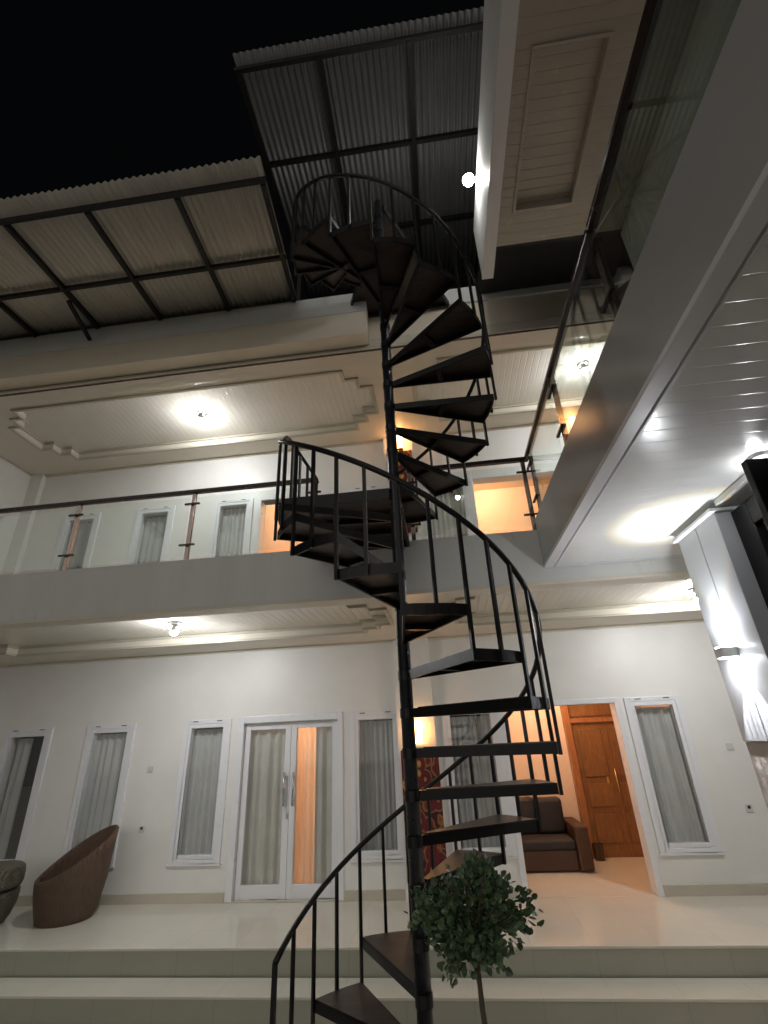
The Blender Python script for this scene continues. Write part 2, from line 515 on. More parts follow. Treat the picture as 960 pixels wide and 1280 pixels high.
for x in (-2.405, -2.275):
    f = MB(); f.tube([(x, 7.60, 1.60), (x, 7.60, 2.02)], .015)
    for zz in (1.66, 1.96): f.tube([(x, 7.60, zz), (x, 7.65, zz)], .011)
    f.build('handle', CHROME, dd, smooth=True)
BX(-2.375, -2.345, 7.635, 7.651, 1.45, 1.52).build('lock_plate', CHROME, dd, bevel=.003)
BX(-3.2, -1.5, 7.56, 7.75, ZT, ZT + .012).build('threshold', SKIRT, dd)
curtain(-3.04, -2.36, .56, 2.66, 7.745, CURTB, 'beige grey curtain behind the left leaf of the white double door', pitch=.15, amp=.03, group='curtains behind the double door')
curtain(-1.98, -1.63, .56, 2.66, 7.745, CURTB, 'beige grey curtain behind the right leaf of the white double door beside the orange gap', pitch=.14, amp=.03, group='curtains behind the double door')

curtain(-2.34, -1.96, .56, 2.66, 7.77, SHEER, 'peach sheer curtain glowing in the gap of the white double door', pitch=.10, amp=.018, group='curtains behind the double door')

# rooms seen through the openings -----------------------------------
def room(x0, x1, y1, z0, z1, front_shut):
    b = MB(); t = .06; y0 = 7.79
    b.box(x0 - t, x1 + t, y1, y1 + t, z0 - .03, z1 + t)
    b.box(x0 - t, x0, y0, y1, z0 - .03, z1 + t).box(x1, x1 + t, y0, y1, z0 - .03, z1 + t)
    b.box(x0, x1, y0, y1, z1, z1 + t)
    b.build('room_wall', ROOM, house)
    BX(x0, x1, 7.62, y1, z0 - .03, z0).build('room_floor', TERR, house)


room(.66, 3.6, 9.7, ZT, 3.4, 0)
room(-3.2, -1.45, 9.6, ZT, 3.3, 0)
room(-3.2, -.86, 9.8, ZF, 7.35, 0)
room(.66, 3.2, 9.8, ZF, 7.35, 0)
# white lining of the open doorways
for z in (0., Z0['u']):
    f = MB()
    f.box(OPEN[0] - .055, OPEN[0] + .02, 7.57, 7.80, ZT + z, 2.785 + z).box(OPEN[1] - .02, OPEN[1] + .055, 7.57, 7.80, ZT + z, 2.785 + z)
    f.box(OPEN[0] + .02, OPEN[1] - .02, 7.57, 7.80, 2.72 + z, 2.785 + z)
    f.build('doorway_frame', FRAMEW, house, bevel=.005)
f = MB(); z = Z0['u']
f.box(-3.12, -3.04, 7.57, 7.80, ZF, 2.785 + z).box(-1.64, -1.56, 7.57, 7.80, ZF, 2.785 + z).box(-3.04, -1.64, 7.57, 7.80, 2.70 + z, 2.785 + z)
f.build('doorway_frame', FRAMEW, house, bevel=.005)

# teak entrance door at the back of the lit room
f = MB(); y0, y1 = 9.62, 9.68
f.box(2.13, 3.25, y0, y1, ZT, 2.98)
wd = f.build('teak_door', DOORW, house)
f = MB()
for px0, px1 in ((2.22, 2.62), (2.74, 3.15)):
    for pz0, pz1 in ((.72, 1.12), (1.22, 1.56), (1.66, 2.40)):
        f.box(px0, px1, y0 - .02, y0, pz0, pz1)
f.build('door_panel', DOORW, wd, bevel=.015)
BX(2.10, 3.3, y0 - .05, y0 - .001, 2.50, 2.57).build('transom_rail', TEAK, wd, bevel=.005)
BX(2.10, 3.3, y0 - .02, y0 - .001, 2.60, 2.95).build('transom_panel', DOORW, wd, bevel=.01)
f = MB(); f.tube([(2.70, y0 - .06, 1.42), (2.70, y0 - .06, 1.78)], .012).tube([(2.70, y0 - .06, 1.46), (2.70, y0, 1.46)], .009).tube([(2.70, y0 - .06, 1.74), (2.70, y0, 1.74)], .009)
f.build('handle', BRASS, wd, smooth=True)
BX(2.55, 2.59, y0 - .012, y0 - .0005, 1.55, 1.66).build('lock_plate', BRASS, wd)
BX(2.02, 2.13, 9.55, 9.70, ZT, 3.05).build('door_post', TEAK, wd, bevel=.008)

# sofa in the lit room
sofa = thing('sofa', 'brown upholstered sofa with dark back cushions inside the lit doorway', 'sofa', (1.4, 9.2, ZT))
BX(.72, 1.695, 8.75, 9.60, ZT + .02, .80).build('seat_base', SOFA, sofa, bevel=.02)
BX(.72, 1.695, 8.74, 9.35, .803, .93).build('seat_cushion', CUSH, sofa, bevel=.03)
BX(.72, 1.695, 9.36, 9.62, .80, 1.40).build('backrest', SOFA, sofa, bevel=.03)
BX(1.70, 1.90, 8.70, 9.62, ZT + .02, 1.10).build('armrest', SOFA, sofa, bevel=.03)
BX(.74, 1.24, 9.2, 9.355, .94, 1.44).build('back_cushion', CUSH, sofa, bevel=.05)
BX(1.25, 1.68, 9.2, 9.355, .94, 1.42).build('back_cushion', CUSH, sofa, bevel=.05)
bn = MB(); bn.lathe([(.001, 0), (.07, 0), (.085, .22), (.078, .22), (.065, .02), (.001, .02)], (2.16, 9.45, ZT))
tag(bn.build('waste_bin', SOFA, None, smooth=False), 'small brown bin on the floor between sofa and teak door', 'bin')

# low brick-coloured cabinet in upper left room
cb = thing('cabinet', 'low reddish wood cabinet in the lit upper left room', 'cabinet', (-2.6, 9.3, ZF))
BX(-3.15, -1.9, 9.1, 9.75, ZF, 5.35).build('body', TEAK, cb, bevel=.01)
f = MB()
for q in range(5): f.box(-3.14, -1.92, 9.075, 9.1, ZF + .12 + q * .19, ZF + .27 + q * .19)
f.build('drawer_front', DOORW, cb, bevel=.006)

# balcony slab, fascia ------------------------------------------------
BX(XL, XR, YF + .2, 7.6, 4.14, ZF).build('balcony_floor', TERR, house)
BX(XL - .2, XR, YF, YF + .2, 3.735, ZF + .005).build('balcony_fascia', FASCIA, house, bevel=.004)
BX(XL - .2, XR, YF - .012, YF + .21, 3.70, 3.733).build('fascia_drip_edge', PLASTER, house)

# ceilings with stepped trays ------------------------------------------
def stepped(x0, x1, y0, y1, s, left=True, right=True):
    """cells removed at corners in two stair steps; returns (us, vs, inside(u,v), outline)"""
    def inside(u, v):
        if not (x0 < u < x1 and y0 < v < y1): return False
        dx = min(u - x0 if left else 9, x1 - u if right else 9); dy = min(v - y0, y1 - v)
        if dx < s and dy < 2 * s: return False
        if dx < 2 * s and dy < s: return False
        return True
    us = [x0, x1] + ([x0 + s, x0 + 2 * s] if left else []) + ([x1 - s, x1 - 2 * s] if right else [])
    vs = [y0, y0 + s, y0 + 2 * s, y1 - 2 * s, y1 - s, y1]
    P = []
    if right: P += [(x1 - 2 * s, y0), (x1 - 2 * s, y0 + s), (x1 - s, y0 + s), (x1 - s, y0 + 2 * s), (x1, y0 + 2 * s),
                    (x1, y1 - 2 * s), (x1 - s, y1 - 2 * s), (x1 - s, y1 - s), (x1 - 2 * s, y1 - s), (x1 - 2 * s, y1)]
    else: P += [(x1, y0), (x1, y1)]
    if left: P += [(x0 + 2 * s, y1), (x0 + 2 * s, y1 - s), (x0 + s, y1 - s), (x0 + s, y1 - 2 * s), (x0, y1 - 2 * s),
                   (x0, y0 + 2 * s), (x0 + s, y0 + 2 * s), (x0 + s, y0 + s), (x0 + 2 * s, y0 + s), (x0 + 2 * s, y0)]
    else: P += [(x0, y1), (x0, y0)]
    return us, vs, inside, P


def offset(P, d):
    n = len(P); out = []
    for i in range(n):
        a, b, c = P[i - 1], P[i], P[(i + 1) % n]
        e1 = Vector((b[0] - a[0], b[1] - a[1])).normalized(); e2 = Vector((c[0] - b[0], c[1] - b[1])).normalized()
        n1 = Vector((e1.y, -e1.x)); n2 = Vector((e2.y, -e2.x))
        out.append((b[0] + (n1.x if abs(n1.x) > .5 else n2.x) * d, b[1] + (n1.y if abs(n1.y) > .5 else n2.y) * d))
    return out


def ring(b, P, d0, d1, z0, z1):
    A = offset(P, d0); B = offset(P, d1); n = len(P); o = len(b.v)
    for z in (z0, z1):
        b.v += [(x, y, z) for x, y in A] + [(x, y, z) for x, y in B]
    for i in range(n):
        j = (i + 1) % n
        b.f += [[o + i, o + j, o + n + j, o + n + i], [o + 2 * n + i, o + 3 * n + i, o + 3 * n + j, o + 2 * n + j],
                [o + i, o + 2 * n + i, o + 2 * n + j, o + j], [o + n + i, o + n + j, o + 3 * n + j, o + 3 * n + i]]


def tray_ceiling(x0, x1, y0, y1, zc, trays, depth, border, board):
    us, vs, ins, outl = [x0, x1], [y0, y1], [], []
    for t in trays:
        a, b, c, d = stepped(*t); us += a; vs += b; ins.append(c); outl.append(d)
    MB().grid(us, vs, zc, zc + depth, lambda u, v: not any(f(u, v) for f in ins), lambda u, v, w: (u, v, w)).build('ceiling', border, house)
    BX(x0, x1, y0, y1, zc + depth + .002, zc + depth + .03).build('ceiling_tray', board, house)
    for P in outl:
        b = MB(); ring(b, P, .002, .045, zc - .03, zc - .001)
        ring(b, P, -.03, -.002, zc + depth - .03, zc + depth)
        b.build('ceiling_moulding', MOULD, house)
    # cornice along the rear wall
    BX(x0, x1, YW - .03, YW - .001, zc - .035, zc - .001).build('cornice', PLASTER, house)


tray_ceiling(XL, XR, YF + .2, YW, 3.78, [(-6.75, -.64, 5.12, 6.72, .205), (.04, 4.6, 5.12, 6.72, .205)], .10, PLASTER, PANELY)
tray_ceiling(XL, XR, 5.18, YW, 7.48, [(-6.95, -.75, 5.62, 7.10, .205), (-.05, 4.6, 5.62, 7.10, .205)], .11, PLASTER, PANELY)

# roof edge above the balcony ------------------------------------------
BX(XL - .2, XR, 5.20, 5.42, 7.46, 8.10).build('roof_beam', BEAM, house)
BX(XL - .2, XR, 5.16, 5.44, 7.42, 7.458).build('beam_lip', PLASTER, house, bevel=.006)
BX(XL - .2, XR, 5.17, 5.186, 7.40, 7.419).build('beam_edge_strip', LIPWOOD, house)
BX(XL - .2, XR, 5.17, 5.44, 8.102, 8.40).build('roof_coping', COPING, house)
BX(XL - .2, XR, 5.45, 8.2, 8.10, 8.28).build('roof_slab', COPING, house)
BX(XL - .2, -.64, 4.93, 5.165, 7.50, 7.925).build('gutter_box', BEAM, house, bevel=.004)
BX(XL - .2, -.635, 4.925, 5.165, 7.927, 8.30).build('gutter_coping', COPING, house, bevel=.004)

# ------------------------------------------------------------------ glass balcony rail, main wing
def rail_run(t, pts, posts, zr, zb, paneM, normal):
    """posts: list of points; pts: rail polyline"""
    for p, q in zip(pts[:-1], pts[1:]):
        b = MB(); b.bar((*p, zr), (*q, zr), .06, .045); b.build('handrail', RAILM, t, bevel=.008)
    for (x, y) in posts:
        b = MB()
        if normal == 'y': b.box(x - .022, x + .022, y - .008, y + .03, zb, zr - .02)
        else: b.box(x - .008, x + .03, y - .022, y + .022, zb, zr - .02)
        pm = b.build('post', POSTM, t, bevel=.003)
        for zz in (zr - .17, zb + .2):
            c = MB()
            if normal == 'y': c.box(x - .09, x + .09, y - .035, y - .012, zz - .009, zz + .009)
            else: c.box(x - .035, x - .012, y - .09, y + .09, zz - .009, zz + .009)
            c.build('clamp', RAILM, pm)


rl = thing('balcony_railing', 'long glass balcony railing with brown handrail left of the spiral stair', 'railing', (-4.5, 4.8, ZF), 'glass balcony railings')
rail_run(rl, [(XL, 4.79), (-1.27, 4.79)], [(-7.16, 4.79), (-5.69, 4.79), (-4.225, 4.79), (-2.755, 4.79), (-1.30, 4.79)], 5.165, ZF, GLASS, 'y')
for a, b in ((-7.83, -7.20), (-7.12, -5.73), (-5.65, -4.265), (-4.185, -2.795), (-2.715, -1.34)):
    BX(a, b, 4.77, 4.778, ZF + .06, 5.08).build('glass_pane', GLASS, rl)
rm = thing('balcony_railing', 'short glass railing between the spiral stair and the side wing corner', 'railing', (.4, 4.8, ZF), 'glass balcony railings')
rail_run(rm, [(-.22, 4.79), (1.15, 4.79)], [(-.19, 4.79), (1.08, 4.79)], 5.165, ZF, GLASS, 'y')
BX(-.15, 1.04, 4.77, 4.778, ZF + .06, 5.08).build('glass_pane', GLASS, rm)

# ------------------------------------------------------------------ side wing on the right
wing = thing('side_wing', 'grey and white side wing with overhanging balcony running along the right', 'house', (2.2, 2, .08))
BX(1.08, 1.26, -2.5, YF - .002, 3.90, 4.40).build('balcony_fascia', FASCIAG, wing, bevel=.003)
BX(1.075, 1.165, -2.5, YF - .002, 3.868, 3.899).build('fascia_edge_trim', TRIM, wing, bevel=.003)
BX(1.182, 1.20, -2.5, YF - .014, 3.872, 3.899).build('fascia_edge_trim', TRIM, wing, bevel=.003)
BX(1.201, 3.4, -2.5, YF - .014, 3.882, 3.91).build('porch_ceiling', PANELX, wing)
BX(1.265, 3.4, -2.5, YF - .002, 3.92, 4.36).build('floor_slab', FASCIA, wing)
BX(1.2, 2.4, YF - .03, YF - .013, 3.866, 3.881).build('cornice', TRIM, wing)
# wall lamp pier: two upright panels with a joint, stone clad foot
BX(2.075, 2.26, 3.46, 4.06, .08, 2.28).build('pier_foot', STONE, wing)
f = MB(); f.box(2.06, 2.26, 3.46, 3.752, 2.285, 3.80).box(2.06, 2.26, 3.764, 4.06, 2.285, 3.80)
f.build('pier', PIER, wing, bevel=.005)
BX(2.072, 2.25, 3.745, 3.77, 2.285, 3.80).build('pier_joint', FASCIA, wing)
BX(2.02, 2.26, 3.43, 4.09, 3.803, 3.828).build('pier_cap', TRIM, wing, bevel=.006)
BX(2.26, 5.0, 3.88, 4.04, .08, 3.88).build('return_wall', WALL, wing)
BX(2.06, 2.10, -2.5, 3.415, 3.835, 3.875).build('door_head_trim', FASCIA, wing, bevel=.004)
# black framed glass door wall
f = MB()
f.box(2.17, 2.25, 3.27, 3.459, .08, 3.79).box(2.17, 2.25, -2.4, 3.27, 3.62, 3.79).box(2.17, 2.25, 1.9, 2.0, .08, 3.62).box(2.17, 2.25, -2.4, 3.27, .08, .25)
gd = f.build('glass_door', ALU, wing, bevel=.006)
BX(2.205, 2.213, -2.4, 3.27, .25, 3.62).build('pane', WINGL, gd)
# folded black leaf standing out from the frame
f = MB(); f.box(1.86, 2.16, 2.66, 2.715, .12, 3.80)
f.build('folded_leaf', ALU, gd, bevel=.005)
curtain(-.8, 1.0, .2, 3.6, 0., CURTB, 'tall beige curtain behind the black framed glass door', pitch=.16, amp=.03, group=None)
cc = [o for o in COL.objects if o.name.startswith('curtain')][-1]
cc.rotation_euler = (0, 0, PI / 2); cc.location = (2.42, 2.2, 0)
# upper floor of the wing: soffit, recess, roof edge, wall
BX(.90, .985, -2.5, 4.25, 7.45, 8.34).build('roof_fascia', COPING, wing, bevel=.004)
BX(.895, 1.03, -2.5, 4.25, 7.425, 7.449).build('roof_edge_trim', TRIM, wing)
hole = (1.20, 1.78, 2.11, 3.44)
MB().grid([.99, 3.2, hole[0], hole[1]], [-2.5, 3.85, hole[2], hole[3]], 7.452, 7.53,
          lambda u, v: not (hole[0] < u < hole[1] and hole[2] < v < hole[3]), lambda u, v, w: (u, v, w)).build('soffit', SOFFIT, wing)
BX(1.15, 1.83, 2.06, 3.49, 7.532, 7.56).build('soffit_recess', SOFFIT, wing)
b = MB(); ring(b, [(hole[0], hole[2]), (hole[1], hole[2]), (hole[1], hole[3]), (hole[0], hole[3])], 0., .03, 7.432, 7.451)
b.build('soffit_moulding', SOFFIT, wing)
BX(.99, 3.2, -2.5, 5.15, 8.2, 8.34).build('roof_slab', CANFR, wing)  # near-black here and on the end board stands in for recess shade
BX(.99, 3.2, 3.855, 3.90, 7.47, 8.19).build('soffit_end_board', CANFR, wing)
BX(2.42, 2.55, -2.5, 3.9, 4.37, 7.44).build('upper_wall', WALL, wing)

rs = thing('balcony_railing', 'glass railing of the side wing running toward the viewer', 'railing', (1.13, 2, 4.4), 'glass balcony railings')
rail_run(rs, [(1.13, 4.76), (1.13, 2.08)], [(1.13, 4.64), (1.13, 3.40), (1.13, 2.10)], 5.165, 4.40, GLASSR, 'x')
rail_run(rs, [(1.13, 2.06), (1.13, -2.4)], [(1.13, .60), (1.13, -.9)], 5.165, 4.40, GLASSR, 'x')
for a, b in ((3.44, 4.60), (2.14, 3.36)):
    BX(1.115, 1.123, a, b, 4.43, 5.10).build('glass_pane', GLASS, rs)
for a, b in ((.64, 2.06), (-.86, .56), (-2.4, -.94)):
    BX(1.115, 1.123, a, b, 4.43, 5.10).build('glass_pane', GLASSR, rs)

# ------------------------------------------------------------------ corrugated canopies
def canopy_sheet(parent, o, ux, uy, zinc, pitch, amp, thick=.004):
    """o eave corner, ux along the eave, uy up the slope; ribs run up the slope"""
    o = Vector(o); ux = Vector(ux); uy = Vector(uy); n = ux.cross(uy).normalized()
    if n.z < 0: n = -n
    L = ux.length; k = int(L / pitch * 8); b = MB()
    for s in (0, 1):
        for j in (0, 1):
            for i in range(k + 1):
                t = i / k
                w = amp * math.sin(2 * PI * t * L / pitch) + .003 * math.sin(t * L * 5.1)
                b.v.append(tuple(o + ux * t + uy * j + n * (w + s * thick)))
    m = k + 1
    for s in (0, 1):
        for i in range(k):
            b.f.append([s * 2 * m + i, s * 2 * m + i + 1, s * 2 * m + m + i + 1, s * 2 * m + m + i])
    for i in range(k):
        b.f.append([i, i + 1, 2 * m + i + 1, 2 * m + i]); b.f.append([m + i, m + i + 1, 3 * m + i + 1, 3 * m + i])
    return b.build('roof_sheet', zinc, parent, smooth=True, fix=True)


cl = thing('corrugated_canopy', 'lower corrugated zinc canopy on dark steel frame above the left gutter', 'canopy', (-4.6, 4, 8.1), 'corrugated canopies')
E0 = Vector((-1.44, 2.86, 8.0)); D = Vector((-.225, 2.04, .337)); UX = Vector((-1, 0, 0))
canopy_sheet(cl, E0 + Vector((0, 0, .055)), UX * 6.6, D * 1.32, ZINCB, .083, .0155)
def cp(xe, s, dz=0.): return E0 + Vector((xe - E0.x, 0, 0)) + D * s + Vector((0, 0, dz))
for xe in (-1.47, -2.47, -3.55, -4.56, -5.6, -6.65, -7.7):
    b = MB(); b.bar(cp(xe, .115, -.035), cp(xe, 1.3, -.035), .05, .07); b.build('rafter', CANFR, cl)
for s in (.10, .62, 1.1):
    b = MB(); b.bar(cp(-1.43, s, -.03), cp(-8.0, s, -.03), .045, .06); b.build('purlin', CANFR, cl)
for xe in (-4.6, -7.7):
    b = MB(); b.bar(cp(xe, .70, -.09), (cp(xe, 1.0).x - .02, 4.90, 8.03), .045, .045); b.build('brace', CANFR, cl)
for xe in (-1.6, -4.6, -7.6):
    b = MB(); b.bar((cp(xe, 1.1).x, 5.1, 8.30), (cp(xe, 1.1).x, 5.1, 8.335), .08, .08); b.build('foot', CANFR, cl)

cu = thing('corrugated_canopy', 'higher dark corrugated canopy over the top of the spiral stair', 'canopy', (.3, 4.5, 10), 'corrugated canopies')
U0 = Vector((-1.88, 2.72, 10.04))
canopy_sheet(cu, U0, Vector((4.7, 0, 0)), Vector((-.06, 4.4, -.02)), ZINC, .083, .0155)
for x in (-1.85, -.83, .27, 1.35, 2.5):
    b = MB(); b.bar((x, 2.86, 9.97), (x - .05, 7.1, 9.95), .06, .09); b.build('rafter', CANFR, cu)
for y in (2.86, 3.96, 5.15, 6.3):
    b = MB(); b.bar((-1.9, y, 9.975), (2.8, y, 9.975), .05, .07); b.build('purlin', CANFR, cu)
for x in (-1.85, 2.5):
    b = MB(); b.bar((x, 5.6, 8.28), (x, 5.6, 9.93), .07, .07); b.build('post', CANFR, cu)
b = MB(); b.box(-1.92, 2.6, 6.9, 7.05, 8.28, 10.0); b.build('back_panel', CANFR, cu)

# ------------------------------------------------------------------ spiral stair
SX, SY, SR = -.278, 3.604, .955
A0, DA = .23, .40
HZ = .248
U_A0, U_DA = 1.15, .395


def ang(fl, k): return (A0 + DA * k) if fl == 'g' else (U_A0 + U_DA * k)
def zt(fl, i): return (.613 + HZ * i) if fl == 'g' else (4.228 + .247 * i)
def P2(fl, k, r): a = ang(fl, k); return (SX - r * math.cos(a), SY + r * math.sin(a))


stair = thing('spiral_staircase', 'black steel spiral staircase winding round a slim pole up to the roof', 'staircase', (SX, SY, .08))
b = MB(); b.tube([(SX, SY, .08), (SX, SY, 8.16)], .046, 20); b.build('centre_pole', STEELB, stair, smooth=True)


def sector(fl, k0, k1, r0, r1, n=5):
    """counter-clockwise outline of a wedge"""
    o = [P2(fl, k0 + (k1 - k0) * i / n, r1) for i in range(n + 1)]
    q = [P2(fl, k0 + (k1 - k0) * i / 2, r0) for i in range(3)][::-1]
    return (o + q)[::-1]


def wedge(fl, i, k0, k1):
    z = zt(fl, i)
    t = MB(); t.prism(sector(fl, k0 + .015, k1 - .015, .10, SR - .010), z - .024, z)
    tr = t.build('tread', TREAD, stair)
    s = MB(); th = .014
    e = th / SR / (DA)
    # rim: two radial angles, outer curved angle, two cross ribs
    for k in (k0 + .02, k1 - .02):
        p = P2(fl, k, .05); q = P2(fl, k, SR - .012)
        s.bar((*p, z - .036), (*q, z - .036), .014, .058)
    arc = [P2(fl, k0 + .01 + (k1 - k0 - .02) * j / 6, SR - .006) for j in range(7)]
    for p, q in zip(arc[:-1], arc[1:]): s.bar((*p, z - .034), (*q, z - .034), .012, .066)
    for r in (.50,):
        p = P2(fl, k0 + .05, r); q = P2(fl, k1 - .05, r); s.bar((*p, z - .042), (*q, z - .042), .05, .034)
    s.tube([(SX, SY, z - .065), (SX, SY, z - .004)], .051, 20)
    s.build('tread_frame', STEEL, tr)


for i in range(-1, 15): wedge('g', i, i, i + 1)
for i in range(1, 16): wedge('u', i, i, i + 1)

# landings
def landing(poly, z):
    t = MB(); t.prism(poly, z - .03, z); o = t.build('landing', TREAD, stair)
    f = MB(); n = len(poly)
    for i in range(n):
        p, q = poly[i], poly[(i + 1) % n]; f.bar((*p, z - .045), (*q, z - .045), .03, .09)
    return o, f


lx0 = -1.235
o1, f = landing([(SX - .04, SY - .055), (SX + .03, SY + .06), (-.25, 4.70), (lx0, 4.70), (lx0, 3.56)], 4.30)
for yy in (3.95, 4.32): f.bar((lx0, yy, 4.235), (-.26, yy, 4.235), .04, .05)
f.build('landing_frame', STEEL, o1)
o2, f = landing([(SX + .06, SY + .02), (.55, 5.16), (-.95, 5.16), (SX - .95 * math.cos(ang('u', 16)), SY + .95 * math.sin(ang('u', 16)))], 8.14)
f.build('landing_frame', STEEL, o2)


def rail_z(fl, k): return (zt('g', 0) + HZ * k + .545 if fl == 'g' else 4.228 + .247 * k + .545)


def helix_rail(fl, k0, k1, pre, post):
    n = int((k1 - k0) * 5)
    pts = list(pre)
    for j in range(n + 1):
        k = k0 + (k1 - k0) * j / n
        pts.append((*P2(fl, k, SR + .014), rail_z(fl, k)))
    return pts + list(post)


pts = helix_rail('g', 0, 14.85, [], [(lx0 - .012, 3.60, 4.965), (lx0 - .012, 3.70, 5.0)])
b = MB(); b.tube(pts, .019, 10); b.build('handrail', STEEL, stair, smooth=True)
b = MB(); b.tube([(lx0 - .012, 3.70, 5.0), (lx0 - .01, 4.70, 5.13), (lx0 - .008, 4.745, 5.10)], .017, 10); b.build('handrail', STEEL, stair, smooth=True)
pts = helix_rail('u', 1.0, 15.9, [], [(SX - .75, 4.9, 8.85), (SX - .7, 5.2, 8.9)])
b = MB(); b.tube(pts, .019, 10); b.build('handrail', STEEL, stair, smooth=True)


def baluster(x, y, z0, z1, w=.021):
    b = MB()
    a = math.atan2(y - SY, x - SX); u = (math.cos(a), math.sin(a), 0)
    b.bar((x, y, z0), (x, y, z1), w, w, up=u)
    b.build('baluster', STEEL, stair)


for fl, k0, k1 in (('g', 0, 15), ('u', 1, 16)):
    k = k0
    while k <= k1 + 1e-6:
        x, y = P2(fl, k, SR + .014)
        if abs(k - round(k)) < .01:
            zb = zt(fl, round(k) - 1) - .07
            if fl == 'u' and round(k) == 1: zb = 4.22
            if fl == 'g' and k == 0: zb = .09
        else:
            zb = zt(fl, math.floor(k)) - .07
        if fl == 'g' and k > 14.9: x, y = lx0 - .012, 3.60
        zr = rail_z(fl, k) if not (fl == 'g' and k > 14.9) else 4.965
        baluster(x, y, zb, zr, .026 if (fl == 'g' and (k == 0 or k > 14.4)) else .021)
        k += .5
for yy in (3.80, 4.05, 4.32, 4.60):
    baluster(lx0 - .011, yy, 4.22, 5.0 + (yy - 3.7) * .13)
baluster(lx0 - .011, 4.70, 4.22, 5.11, .024)

# ------------------------------------------------------------------ lamps
def ceiling_lamp(x, y, z, label):
    t = thing('ceiling_lamp', label, 'lamp', (x, y, z), 'crystal ceiling lamps')
    b = MB(); b.lathe([(.001, 0), (.085, 0), (.085, -.02), (.03, -.035), (.025, -.07), (.001, -.07)][::-1], (x, y, z)); b.build('base', PLASTIC, t, smooth=False)
    for k in range(8):
        a = 2 * PI * k / 8; ca, sa = math.cos(a), math.sin(a)
        b = MB()
        b.tube([(x + r * ca, y + r * sa, z + dz) for r, dz in ((.115, -.05), (.14, -.075), (.165, -.07), (.185, -.045))], [.012, .026, .024, .006], 8)
        b.build('crystal_petal', CRYST, t, smooth=True)
    n = 20; r = .047; c = (x, y, z - .118)
    low = [(max(1e-4, r * math.sin(PI * .5 * i / 10)), -r * math.cos(PI * .5 * i / 10)) for i in range(11)]
    b = MB(); b.lathe(low, c, n); b.build('bulb', BULBW, t, smooth=True)
    b = MB(); b.lathe([(r, .001), (r * .9, .018), (.028, .034), (.026, .05), (.001, .05)], c, n); b.build('bulb_shield', PLASTIC, t, smooth=True)  # opaque upper half, added to hold light off the ceiling
    return t


ceiling_lamp(-3.40, 5.88, 3.878, 'lit crystal ceiling lamp of the ground floor above the white double door')
ceiling_lamp(3.10, 6.05, 3.878, 'lit crystal ceiling lamp on the ground floor at far right beside the white pier')
ceiling_lamp(-3.74, 6.36, 7.588, 'lit crystal ceiling lamp of the upper balcony left of the stair')
ceiling_lamp(2.6, 6.22, 7.588, 'lit crystal ceiling lamp of the upper balcony behind the side wing railing')


def room_lamp(x, y, z, label):
    t = thing('room_lamp', label, 'lamp', (x, y, z), 'warm lamps inside the rooms')
    b = MB(); b.lathe([(.001, -.03), (.06, -.03), (.06, 0), (.001, 0)], (x, y, z)); b.build('base', PLASTIC, t)
    b = MB(); b.ball((x, y, z - .085), .055, 14); b.build('bulb', BULBO, t, smooth=True)


room_lamp(1.75, 8.75, 3.40, 'warm lamp in the room behind the open ground floor doorway')
room_lamp(-2.25, 8.45, 3.30, 'warm lamp in the room behind the white double door')
room_lamp(-1.98, 8.9, 7.35, 'warm bulb in the upper room behind the stair landing')
room_lamp(1.22, 8.9, 7.35, 'warm bulb in the upper room behind the right orange doorway')


def sconce(x, y, z, label):
    t = thing('wall_sconce', label, 'lamp', (x, y, z), 'slatted cylinder sconces on the pilasters')
    b = MB(); b.box(x - .04, x + .04, y + .06, 7.499, z - .06, z + .06); b.build('bracket', BAMBOO, t, bevel=.004)
    b = MB(); b.lathe([(.001, -.145), (.052, -.145), (.052, .145), (.001, .145)], (x, y, z), 24); b.build('shade', BULBS, t, smooth=False)
    b = MB()
    for k in range(9):
        zz = -.15 + .020 * k
        b.lathe([(.054, zz), (.060, zz), (.060, zz + .006), (.054, zz + .006), (.054, zz)], (x, y, z), 24)
    b.build('slat_ring', BAMBOO, t)


sconce(-.43, 7.40, 2.46, 'glowing slatted cylinder lamp above the ground floor batik cloth')
sconce(-.42, 7.40, 7.27, 'glowing slatted cylinder lamp above the upper floor batik cloth')


def cloth(x0, x1, z0, z1, label):
    b = MB(); n = 40; y = 7.46
    for s in (0, .006):
        for r in range(7):
            zz = z0 + (z1 - z0) * r / 6
            for i in range(n + 1):
                t = i / n; x = x0 + (x1 - x0) * t
                b.v.append((x, y + s + .014 * math.sin(t * 17 + .6 * math.sin(r)) * (1 - .5 * r / 6), zz))
    k = n + 1
    for s in (0, 1):
        for r in range(6):
            for i in range(n):
                o = s * 7 * k + r * k + i
                b.f.append([o, o + 1, o + k + 1, o + k])
    for r in range(6):
        for i in (0, n):
            b.f.append([r * k + i, (r + 1) * k + i, 7 * k + (r + 1) * k + i, 7 * k + r * k + i])
    for r in (0, 6):
        for i in range(n):
            o = r * k + i; b.f.append([o, o + 1, 7 * k + o + 1, 7 * k + o])
    return tag(b.build('batik_cloth', BATIK, None, smooth=True), label, 'wall hanging', 'batik cloths on the pilasters')


cloth(-.70, -.18, .74, 2.24, 'dark red gold flowered batik cloth hanging on the ground floor pilaster')
cloth(-.67, -.22, 5.5, 7.13, 'red gold flowered batik cloth hanging high on the upper floor pilaster')

